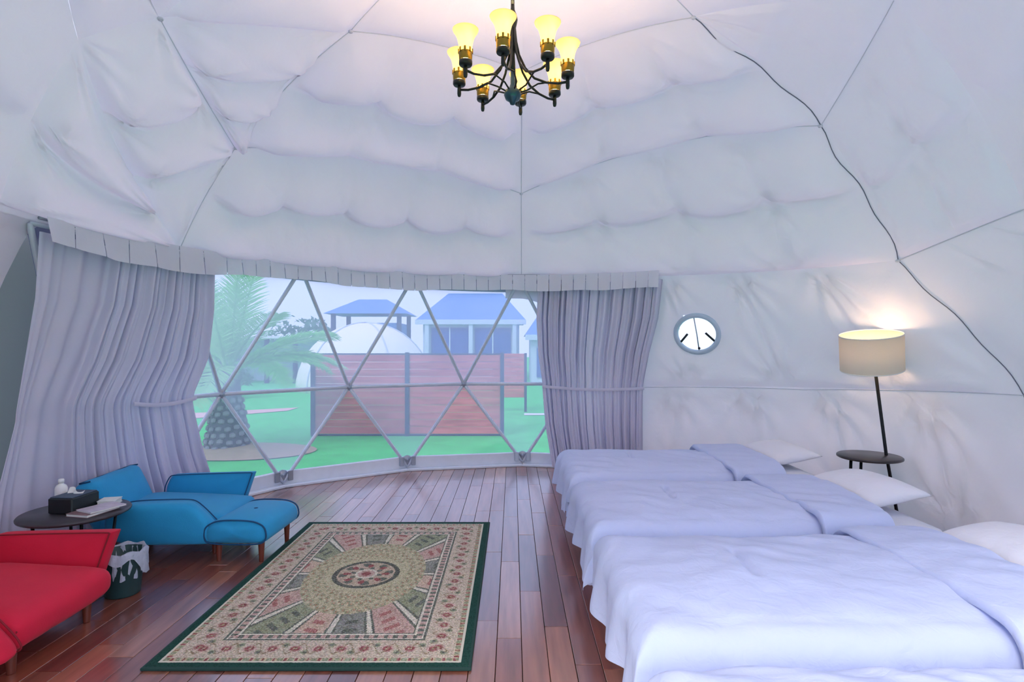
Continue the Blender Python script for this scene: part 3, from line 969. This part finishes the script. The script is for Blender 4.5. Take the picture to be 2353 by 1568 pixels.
def bed(yc, wid, label, dl, pl, sd, fold_dx=0.0):
    root = empty('single_bed', ((HX0 + HX1) / 2, yc, 0), 0, label, 'bed', 'single beds in a row')
    L = HX1 - HX0
    mb = rbox(L - .10, wid - .10, .24, .05, (0, 0, .01), 10)
    weld(mb.build('mattress', M['sheet'], root, loc=(.04, 0, .335)))
    MB().box((.06, 0, .165), (L - .20, wid - .16, .09), .01).build('bed_base', M['bed_base'], root, False)
    for sx in (-1, 1):
        for sy in (-1, 1):
            MB().lathe([(.022, 0), (.028, .12)], 12, (.06 + sx * (L / 2 - .2), sy * (wid / 2 - .14), 0)).build('leg', M['bed_base'], root)
    # duvet
    def cover(xa, xb, foot, lift, nx, ny, amp, hem0, off=0.0, taper=0.0):
        P = []
        rc = .10
        hw = wid / 2 - .088 + off
        side = .27 + off
        for i in range(nx + 1):
            u = i / nx
            # along the bed: foot overhang then top
            if foot > 0:
                pl_ = -(foot) + u * (xb - xa + foot)
            else:
                pl_ = u * (xb - xa)
            px_out, px_drop = smin_drop(-pl_, 0, rc) if pl_ < 0 else (-pl_, 0)
            x = xa + (pl_ if pl_ >= 0 else -px_out)
            row = []
            for j in range(ny + 1):
                v = j / ny * 2 - 1
                s = v * (hw + side)
                ss = abs(s) - hw
                if ss > 0:
                    yo, dr = smin_drop(ss, 0, rc)
                    y = math.copysign(hw + yo, s)
                else:
                    y, dr = s, 0
                drop = max(dr, px_drop)
                if dr > 0 and px_drop > 0:
                    drop = (dr ** 4 + px_drop ** 4) ** .25
                    drop = min(drop, .30)
                g = max(0, 1 - (s / hw) ** 2) if abs(s) < hw else 0
                puff = .035 * g ** .6 * min(1, max(0, (x - xa + .02) / .25))
                hang = min(1, drop / .25)
                wav = .020 * math.sin(s * 17 + sd) + .012 * math.sin(s * 31 + 2 * sd)
                wav2 = .010 * math.sin(x * 15 + sd) + .006 * math.sin(x * 29 + sd * 2)
                if px_drop > 0:
                    x2 = x - hang * (wav + .008)
                    zh = .025 * math.sin(s * 8.0 + sd * 1.3) * hang ** 2
                else:
                    x2 = x; zh = .018 * math.sin(x * 9 + sd) * hang ** 2
                y2 = y + math.copysign(hang * wav2, s) if dr > 0 else y
                z = ZT + lift - drop + puff + zh
                top = 1 - hang
                nzv = noise.noise(Vector((x * 3.2 + sd * 5, s * 4.0, sd))) * .016 + noise.noise(Vector((x * 6 + s * 9, s * 5 - x * 7, sd * 3))) * .008
                crs = .005 * math.sin(x * 26 + s * 34 + 4 * noise.noise(Vector((x * 2, s * 2, sd)))) * max(0, noise.noise(Vector((x * 1.7 + 9, s * 1.7, sd)))) * 2
                z += (nzv + crs) * amp * (.4 + .6 * top)
                if foot > 0:
                    gl = max(0, 1 - abs(s - .04) / .17)
                    z -= .022 * math.exp(-((x - .93 - .05 * s) / .016) ** 2) * min(1, gl * 3)
                row.append((x2, yc + y2, z))
            P.append(row)
        return MB().grid(P)
    dv = empty('duvet', ((HX0 + HX1) / 2, yc, 0), 0, dl, 'duvet', 'white duvets on the beds')
    inv = Matrix.Translation((-(HX0 + HX1) / 2, -yc, 0))
    o = cover(HX0 + .06, 1.86, .33, 0.0, 170, 90, 1.0, 0).build('cover', M['duvet'], dv)
    o.matrix_parent_inverse = inv
    # turned back top edge, a second layer with a rolled lip
    mb = cover(1.575, 1.92, 0, .042, 34, 90, .8, 0, .02)
    P = []
    ny = 90
    base = [mb.v[j] for j in range(ny + 1)]
    under = [(x + .03, y, z - .040) for (x, y, z) in base]
    lip = [(x - .020, y, z - .022) for (x, y, z) in base]
    mb.grid([under, lip, base])
    o = mb.build('turned_back_edge', M['duvet'], dv)
    o.matrix_parent_inverse = inv
    # pillow
    pw = empty('pillow', (2.11, yc + .08, ZT + .035), math.radians(4 + 3 * math.sin(sd)), pl, 'pillow', 'white pillows on the beds')
    P1, P2 = [], []
    for i in range(31):
        u = i / 15 - 1
        r1, r2 = [], []
        for j in range(31):
            v = j / 15 - 1
            h = (max(0, 1 - abs(u) ** 2.4) * max(0, 1 - abs(v) ** 2.6)) ** .55
            pin = 1 - .07 * (1 - abs(u)) * abs(v) ** 6 - .07 * (1 - abs(v)) * abs(u) ** 6
            x, y = u * .20 * (1 - .06 * (1 - v * v) * abs(u) ** 3), v * .31 * (1 - .05 * (1 - u * u) * abs(v) ** 3)
            nz = .008 * noise.noise(Vector((x * 9 + sd, y * 9, sd)))
            r1.append((x, y, h * .085 + nz * h)); r2.append((x, y, -h * .045))
        P1.append(r1); P2.append(r2[::-1])
    mb = MB().grid(P1); mb.grid(P2)
    o = weld(mb.build('pillow_body', M['pillow'], pw))
    pw.rotation_euler[1] = math.radians(-9)
    MB().tube([(-.198, -.302, 0), (-.189, -.17, 0), (-.185, 0, 0), (-.189, .17, 0), (-.198, .302, 0)], .004, 6).build('piping', M['sheet'], pw)

bed(4.47, .98, 'single bed farthest from the camera beside the right curtain', 'smooth white duvet on the farthest bed beside the right curtain', 'white pillow on the farthest bed by the curtain', .4)
bed(3.35, .98, 'single bed second from the window in front of the floor lamp', 'white duvet on the second bed from the window, in front of the lamp', 'white pillow just in front of the lamp table legs', 1.9)
bed(2.25, .98, 'single bed third from the window, largest whole one in view', 'rumpled white duvet with a long crease on the third bed from the window', 'white pillow cut by the right picture edge', 3.1)
bed(1.15, .98, 'nearest single bed cut off by the bottom picture edge', 'white duvet on the nearest bed at the bottom right corner', 'white pillow on the nearest bed', 4.6)

# ------------------------------------------------------------------ floor lamp with table
lp = empty('floor_lamp', (2.85, 4.52, 0), 0, 'leaning floor lamp with cream drum shade and round dark tray table by the wall', 'floor lamp')
MB().lathe([(0, .500), (.218, .500), (.231, .507), (.231, .520), (.222, .527), (0, .527)], 40).build('tray_table', M['table_top'], lp)
top_p, bot_p = np.array([.03, 0, 1.33]), np.array([.135, 0, .527])
dirv = (bot_p - top_p) / (top_p[2] - bot_p[2])
foot = bot_p + dirv * .527 + np.array([.01, -.03, 0])
MB().tube([top_p, bot_p, foot], .0125, 10).build('pole', M['black_metal'], lp)
MB().tube([(-.165, -.03, .503), (-.20, -.06, 0)], .0115, 10).build('leg', M['black_metal'], lp)
MB().tube([(.015, .13, .503), (.02, .16, 0)], .0115, 10).build('leg', M['black_metal'], lp)
tilt = math.atan2(-(dirv[0]), 1)
shade = empty('lamp_shade', (.015, 0, 1.35), 0); shade.parent = lp; shade.rotation_euler = (math.radians(9), -math.radians(7.5), 0)
sh_mat = cloth_mat('linen_shade', (236, 226, 210), .22, (244, 228, 200), bump=.05, bscale=90)
MB().lathe([(.223, -.143), (.223, .143), (.220, .143), (.220, -.143), (.223, -.143)], 48, cap=False).build('drum', sh_mat, shade)
MB().tube([(.2215 * math.cos(2 * PI * k / 48), .2215 * math.sin(2 * PI * k / 48), .143) for k in range(48)], .004, 6, closed=True).build('top_rim', M['paper'], shade)
MB().tube([(.2215 * math.cos(2 * PI * k / 48), .2215 * math.sin(2 * PI * k / 48), -.143) for k in range(48)], .004, 6, closed=True).build('bottom_rim', M['paper'], shade)
mb = MB()
for k in range(3):
    a = k * 2 * PI / 3
    mb.tube([(0, 0, -.03), (.22 * math.cos(a), .22 * math.sin(a), -.03)], .003, 6)
mb.build('spider', M['black_metal'], shade)
def glow_mat(name, col, s):
    m = bpy.data.materials.new(name); m.use_nodes = True
    N = m.node_tree.nodes; L = m.node_tree.links
    N.remove(N['Principled BSDF']); e = N.new('ShaderNodeEmission')
    e.inputs[0].default_value = col + (1,); e.inputs[1].default_value = s
    L.new(e.outputs[0], N['Material Output'].inputs[0])
    return m
M['bulb'] = glow_mat('warm_bulb', (1.0, .78, .45), 9)
MB().lathe([(0, -.03), (.02, -.025), (.032, 0), (.03, .02), (.018, .042), (0, .05)], 16, (0, 0, .02)).build('bulb', M['bulb'], shade)
pl = bpy.data.lights.new('lamp_light', 'POINT'); pl.energy = 2.2; pl.color = (1, .70, .40); pl.shadow_soft_size = .05
po = bpy.data.objects.new('lamp_light', pl); COL.objects.link(po); po.parent = shade; po.location = (0, 0, .09)

# ------------------------------------------------------------------ chandelier
ch = empty('chandelier', (.0, 3.35, 0), 0, 'dark bronze eight arm chandelier with glowing amber glass shades', 'chandelier')
MB().tube([(0, 0, 3.40), (0, 0, 4.07)], .011, 10).build('rod', M['bronze'], ch)
MB().lathe([(0, 4.02), (.06, 4.025), (.065, 4.06), (.05, 4.085), (0, 4.09)], 24).build('ceiling_rose', M['bronze'], ch)
MB().lathe([(0, 3.03), (.014, 3.03), (.016, 3.06), (.013, 3.12), (.020, 3.2), (.014, 3.26), (.024, 3.30), (.030, 3.33), (.024, 3.36), (.012, 3.39), (.011, 3.42), (0, 3.42)], 20).build('column', M['bronze'], ch)
MB().lathe([(0, 2.825), (.014, 2.83), (.02, 2.845), (.042, 2.86), (.052, 2.885), (.045, 2.91), (.022, 2.925), (.013, 2.95), (.012, 3.05), (0, 3.05)], 24).build('bottom_bowl', M['bronze_blue'], ch)
gm = bpy.data.materials.new('amber_glass'); gm.use_nodes = True
N = gm.node_tree.nodes; L = gm.node_tree.links
N.remove(N['Principled BSDF'])
t = N.new('ShaderNodeBsdfTranslucent'); t.inputs[0].default_value = (1.0, .86, .48, 1)
dd = N.new('ShaderNodeBsdfDiffuse'); dd.inputs[0].default_value = (.92, .80, .52, 1)
gg = N.new('ShaderNodeBsdfGlossy'); gg.inputs['Roughness'].default_value = .25
m1 = N.new('ShaderNodeMixShader'); m1.inputs[0].default_value = .35
m2 = N.new('ShaderNodeMixShader'); m2.inputs[0].default_value = .04
L.new(t.outputs[0], m1.inputs[1]); L.new(dd.outputs[0], m1.inputs[2]); L.new(m1.outputs[0], m2.inputs[1]); L.new(gg.outputs[0], m2.inputs[2]); L.new(m2.outputs[0], N['Material Output'].inputs[0])
RA = .325
pl2 = bpy.data.lights.new('chandelier_light', 'POINT'); pl2.energy = 4.0; pl2.color = (1, .74, .44); pl2.shadow_soft_size = .03
for k in range(8):
    th = math.radians(-90 - 9 + 45 * k)
    cx, sx = math.cos(th), math.sin(th)
    R_ = lambda r, z: (r * cx, r * sx, z)
    pts = [R_(.012, 3.28), R_(.020, 3.20), R_(.038, 3.12), R_(.075, 3.04), R_(.13, 2.975), R_(.20, 2.945), R_(.27, 2.935), R_(RA, 2.94)]
    ca_ = MB().tube(pts, [.008, .008, .0075, .007, .007, .007, .007, .0075], 8).build('arm', M['bronze'], ch)
    th2 = th + math.radians(24)
    MB().tube([(.03 * math.cos(th2), .03 * math.sin(th2), 2.90), (.09 * math.cos(th2), .09 * math.sin(th2), 2.925), (.15 * math.cos(th + .2), .15 * math.sin(th + .2), 2.955), R_(.21, 2.945)], .005, 8).build('brace', M['bronze'], ca_)
    MB().lathe([(0, 2.895), (.009, 2.90), (.012, 2.915), (.011, 2.95), (.009, 2.965), (0, 2.965)], 14, (RA * cx, RA * sx, 0)).build('finial', M['bronze'], ca_)
    hol = MB().lathe([(0, 2.965), (.034, 2.965), (.038, 2.972), (.038, 2.990), (.030, 2.994), (0, 2.994)], 20, (RA * cx, RA * sx, 0)).build('cup', M['bronze'], ch)
    MB().lathe([(.034, 2.993), (.037, 3.0), (.0385, 3.025), (.0375, 3.04)], 24, (RA * cx, RA * sx, 0), cap=False,
               rad=lambda t_, r, z: r).build('gallery', M['brass'], hol)
    mb = MB()
    for q_ in range(8):
        a = q_ * PI / 4
        mb.box((RA * cx + .039 * math.cos(a), RA * sx + .039 * math.sin(a), 3.045), (.006, .012, .028), .002, a)
    mb.build('prongs', M['brass'], hol, False)
    MB().lathe([(.030, 2.998), (.034, 3.02), (.036, 3.06), (.040, 3.09), (.048, 3.12), (.060, 3.143), (.069, 3.155), (.073, 3.165), (.070, 3.167), (.066, 3.157), (.057, 3.145), (.045, 3.121), (.037, 3.09), (.033, 3.06), (.031, 3.02)], 28, (RA * cx, RA * sx, 0), cap=False).build('glass_shade', gm, ch)
    MB().lathe([(0, 3.0), (.012, 3.005), (.014, 3.04), (.022, 3.065), (.024, 3.08), (.016, 3.1), (0, 3.108)], 14, (RA * cx, RA * sx, 0)).build('bulb', M['bulb'], ch)
    lo_ = bpy.data.objects.new('chandelier_light', pl2); COL.objects.link(lo_); lo_.parent = ch; lo_.location = (RA * cx, RA * sx, 3.13)

# ------------------------------------------------------------------ outside: lawn, path, planting bed
GZ = -.40
gr = MB().add([(-60, -30, GZ), (60, -30, GZ), (60, 90, GZ), (-60, 90, GZ)], [(0, 1, 2, 3)]).build('ground', M['grass'], None, False)
tag(gr, 'bright green lawn outside the window', 'lawn', kind='structure')
bounce_ = MB().lathe([(3.2, .03), (4.6, .03), (4.6, 0)], 64, (DC[0], DC[1], GZ), cap=False).build('bounce_apron', M['stone_white'], None, False)  # hidden below the window; added to bounce neutral light instead of lawn green
tag(bounce_, 'unseen pale ring added around the dome to reflect neutral light', 'paving', kind='structure')
def strip(name, pts, z, mat, label, cat):
    o = MB().add([(x, y, z) for (x, y) in pts], [tuple(range(len(pts)))]).build(name, mat, None, False)
    return tag(o, label, cat, kind='structure')
strip('path', [(-12.5, 13.2), (-12.5, 12.2), (-8.2, 13.6), (-6.2, 15.6), (-6.2, 16.4), (-8.6, 15.0)], GZ + .012, M['path'], 'pinkish paved path crossing the lawn beyond the palm', 'path')
strip('pavement', [(-9.5, 7.6), (-4.6, 7.6), (-4.4, 8.1), (-9.5, 8.3)], GZ + .014, M['stone_white'], 'pale paved strip on the lawn close to the window', 'paving')
strip('footpath', [(0.3, 14.6), (6, 14.6), (6, 15.0), (0.3, 15.0)], GZ + .012, M['stone_white'], 'narrow pale path across the lawn right of the red fence', 'path')
P = []
for i in range(40):
    a = 2 * PI * i / 39
    P.append([(-4.6 + r * 1.25 * math.cos(a), 9.6 + r * .8 * math.sin(a), GZ + .015 + .10 * (1 - r * r)) for r in (0, .3, .6, .85, 1.0)])
tag(MB().grid(P).build('planting_bed', M['earth']), 'round bed of sandy earth around the palm trunk', 'planting bed', kind='structure')

# ------------------------------------------------------------------ red fence
FY = 11.3
def fxp(px): return (px - 1178) / 1300 * FY
fence = empty('garden_fence', (0, FY, GZ), 0, 'low red board fence with three navy posts on the lawn', 'fence')
posts = [fxp(720), fxp(936), fxp(1154)]
for x in posts:
    MB().box((x, -.02, .83), (.075, .085, 1.68), .006).build('post', M['post'], fence, False)
bme = {}
for i in range(2):
    xa, xb = posts[i] + .04, posts[i + 1] - .04
    nb = 11
    z0, z1 = .04, 1.62
    h = (z1 - z0) / nb
    for k in range(nb):
        key = i
        if key not in bme:
            mbb = MB().box((0, 0, 0), (xb - xa, .03, h - .006), .004)
            bme[key] = mesh('board', mbb.v, mbb.f); bme[key].materials.append(M['fence'])
        o = bpy.data.objects.new('board', bme[key]); COL.objects.link(o); o.parent = fence
        o.location = ((xa + xb) / 2, 0, z0 + (k + .5) * h)
    MB().box(((xa + xb) / 2, 0, z1 + .015), (xb - xa, .045, .03), .004).build('top_rail', M['post'], fence, False)
    MB().box(((xa + xb) / 2, 0, .02), (xb - xa, .045, .03), .004).build('bottom_rail', M['post'], fence, False)
fence2 = empty('garden_fence', (.02, 15.4, GZ), 0, 'short stretch of red fence seen past the right fence post', 'fence')
for k in range(10):
    MB().box((-.10, 0, .45 + .12 * k), (.80, .03, .114), .004).build('board', M['fence'], fence2, False)
MB().box((.33, 0, .8), (.07, .08, 1.6), .004).build('post', M['post'], fence2, False)
MB().box((-.52, 0, .8), (.07, .08, 1.6), .004).build('post', M['post'], fence2, False)

# ------------------------------------------------------------------ palm
palm = empty('palm_tree', (-4.88, 9.7, GZ), 0, 'stout palm with feathery green fronds standing in the planting bed', 'palm tree')
MB().lathe([(.36, 0), (.35, .15), (.29, .5), (.22, .9), (.19, 1.1), (.17, 1.36), (0, 1.42)], 22, rad=lambda t_, r, z: r * (1 + .05 * math.sin(7 * t_ + z * 9))).build('trunk', M['trunk'], palm)
sme = MB().box((0, 0, 0), (.10, .05, .09), .02)
sme = mesh('leaf_base', sme.v, sme.f); sme.materials.append(M['bark_stub'])
for rI in range(8):
    z = .08 + rI * .115
    r = np.interp(z, [0, .15, .5, .9, 1.1], [.36, .35, .29, .22, .19]) + .012
    n = 15 - rI // 2
    for k in range(n):
        a = 2 * PI * (k + .5 * (rI % 2)) / n
        if math.sin(a) > .35: continue
        o = bpy.data.objects.new('leaf_base', sme); COL.objects.link(o); o.parent = palm
        o.location = (r * math.cos(a), r * math.sin(a), z + random.uniform(-.02, .02))
        o.rotation_euler = (math.radians(-18), 0, a + PI / 2)
def frond_mesh(ln, droop, seed):
    rr = random.Random(seed)
    mb = MB()
    pts = []
    for i in range(15):
        t = i / 14
        pts.append(Vector((ln * t * (1 - .12 * t), 0, ln * (.55 * t - droop * t * t))))
    mb.tube(pts, [.02 * (1 - .85 * i / 14) + .002 for i in range(15)], 5)
    for i in range(46):
        t = .12 + .88 * i / 45
        k = min(13, int(t * 14)); f = t * 14 - k
        p = pts[k].lerp(pts[k + 1], f)
        d = (pts[k + 1] - pts[k]).normalized()
        l = .42 * math.sin(PI * (t * .85 + .1)) ** .7 + .06
        for s in (-1, 1):
            dirn = (d * .75 + Vector((0, s * .8, .10 + rr.uniform(-.2, .12)))).normalized()
            tip = p + dirn * l + Vector((0, 0, -.10 * l))
            w = d * .014
            mb.add([p - w, p + w, (p + tip) / 2 + w + Vector((0, 0, .02)), tip, (p + tip) / 2 - w + Vector((0, 0, .02))], [(0, 1, 2, 3, 4)])
    me = mesh('frond', mb.v, mb.f); me.materials.append(M['frond'])
    return me
fm = [frond_mesh(2.1, .50, 1), frond_mesh(2.0, .35, 2), frond_mesh(1.8, .05, 3), frond_mesh(2.1, .58, 4)]
for k in range(24):
    lay = k % 4
    a = k * 2.39996 + random.uniform(-.15, .15)
    o = bpy.data.objects.new('frond', fm[(0, 1, 2, 3)[lay]]); COL.objects.link(o); o.parent = palm
    o.location = (.05 * math.cos(a), .05 * math.sin(a), 1.36)
    o.rotation_euler = (random.uniform(-.3, .3), (.02, -.2, -.5, .12)[lay] + random.uniform(-.12, .12), a)

# ------------------------------------------------------------------ far things: white dome tent, houses, shrubs
dt = empty('dome_tent', (-6.1, 23.5, GZ), 0, 'cream white dome tent behind the red fence', 'tent')
prof = [(2.75 * math.cos(t_), 2.75 * math.sin(t_) * 1.0) for t_ in np.linspace(0, PI / 2, 12)]
prof[-1] = (0, prof[-1][1])
MB().lathe(prof, 20).build('tent_skin', M['tent_white'], dt)
for k in range(5):
    a0 = k * 2 * PI / 5 + .3
    MB().tube([(2.77 * math.cos(t_) * math.cos(a0), 2.77 * math.cos(t_) * math.sin(a0), 2.77 * math.sin(t_)) for t_ in np.linspace(0, PI / 2, 14)], .025, 6).build('seam', M['house_wall'], dt)

def house(name, x0, x1, y, depth, zb, eave, ridge, label, cols, over=.5, wins=()):
    h = empty(name, ((x0 + x1) / 2, y, GZ), 0, label, 'building')
    w = x1 - x0
    MB().box((0, depth / 2, eave / 2), (w, depth, eave), 0).build('wall', M['house_wall'], h, False)
    hw, o = w / 2 + over, over
    V = [(-hw, -o, eave), (hw, -o, eave), (hw, depth + o, eave), (-hw, depth + o, eave), (-hw * .55, depth / 2, ridge), (hw * .55, depth / 2, ridge)]
    MB().add(V, [(3, 2, 1, 0), (0, 1, 5, 4), (1, 2, 5), (2, 3, 4, 5), (3, 0, 4)]).build('roof', M['house_roof'], h, False)
    MB().box((0, -o, eave - .1), (w + 2 * over, .15, .25), 0).build('fascia', M['house_wall'], h, False)
    for (a, b, c, d_) in wins:
        wd = MB().box(((a + b) / 2, -.03, (c + d_) / 2), (b - a, .08, d_ - c), 0).build('window', M['house_dark'], h, False)
        MB().box(((a + b) / 2, -.08, (c + d_) / 2), (.06, .05, d_ - c), 0).build('mullion', M['house_wall'], wd, False)
    for cx_ in cols:
        MB().box((cx_, -o + .1, eave / 2), (.22, .22, eave), .02).build('column', M['house_wall'], h, False)
    return h
# px 960-1190 at 30 m
house('house', -4.75, .35, 30, 7, GZ, 3.15, 4.9, 'blue roofed house with white columns behind the fence', (-2.3, .0, 2.3), .35,
      ((-2.1, -.15, .3, 2.75), (.2, 2.1, .9, 2.75)))
house('garden_house', .9, 3.2, 27, 4, GZ, 2.3, 3.3, 'small pale building with dark windows beside the right curtain', (), .3, ((-.9, .6, .3, 1.7),))
pv = empty('pavilion', (-8.9, 36, GZ), 0, 'open pavilion with blue hipped roof behind the dome tent', 'pavilion')
MB().add([(-2.5, -2, 3.75), (2.5, -2, 3.75), (2.5, 2, 3.75), (-2.5, 2, 3.75), (-.9, 0, 4.75), (.9, 0, 4.75)], [(3, 2, 1, 0), (0, 1, 5, 4), (1, 2, 5), (2, 3, 4, 5), (3, 0, 4)]).build('roof', M['house_roof'], pv, False)
for (x, y) in ((-2, -1.6), (2, -1.6), (-2, 1.6), (2, 1.6)):
    MB().box((x, y, 1.9), (.25, .25, 3.8), .02).build('column', M['house_post'], pv, False)
MB().box((0.6, 0, 1.6), (2.6, 3, 3.2), 0).build('wall', M['house_roof'], pv, False)
cp = empty('carport', (-13.2, 27.5, GZ), 0, 'long white shelter with dark posts far beyond the palm', 'shelter')
MB().box((0, 2, 1.05), (8.5, .2, 2.1), 0).build('back_wall', M['house_wall'], cp, False)
MB().box((0, 1, 2.2), (9, 3, .14), .02).build('roof', M['stone_white'], cp, False)
for k in range(7):
    MB().box((-4.1 + k * 1.37, -.3, 1.07), (.18, .18, 2.14), .01).build('post', M['house_post'], cp, False)

def bush(loc, r, h, label, seed, nl=900):
    rr = random.Random(seed)
    root = empty('shrub', loc, 0, label, 'shrub', 'far shrubs')
    mb = MB()
    for i in range(nl):
        a, b = rr.uniform(0, 2 * PI), math.acos(rr.uniform(-.2, 1))
        q = rr.uniform(.75, 1.0) * (1 + .2 * math.sin(3 * a + seed))
        p = Vector((r * q * math.sin(b) * math.cos(a), r * q * math.sin(b) * math.sin(a), h * .45 + h * .55 * q * math.cos(b)))
        s = r * .09 * rr.uniform(.7, 1.4)
        d1 = Vector((rr.uniform(-1, 1), rr.uniform(-1, 1), rr.uniform(-1, 1))).normalized(); d2 = d1.cross(Vector((rr.uniform(-1, 1), rr.uniform(-1, 1), 1))).normalized()
        mb.add([p - d1 * s, p + d2 * s * .5, p + d1 * s, p - d2 * s * .5], [(0, 1, 2, 3)])
    tag(mb.build('foliage', M['bush'], root, False), kind='stuff')
    MB().lathe([(r * .08, 0), (r * .06, h * .5), (0, h * .55)], 8).build('stem', M['trunk'], root)
bush((-13.5, 21, GZ), 1.3, 1.7, 'rounded shrub at the far left of the lawn', 1)
bush((-10.2, 19.5, GZ), 1.1, 1.3, 'small rounded shrub beside the far white shelter', 2)
bush((-20.5, 33, GZ), 2.6, 4.2, 'tall pale shrub behind the palm fronds', 3)
bush((-14.2, 39, GZ), 2.4, 3.6, 'broad pale shrub between palm and pavilion', 4)
bush((4.6, 24, GZ), 1.5, 2.4, 'shrub at the right end of the lawn', 5)
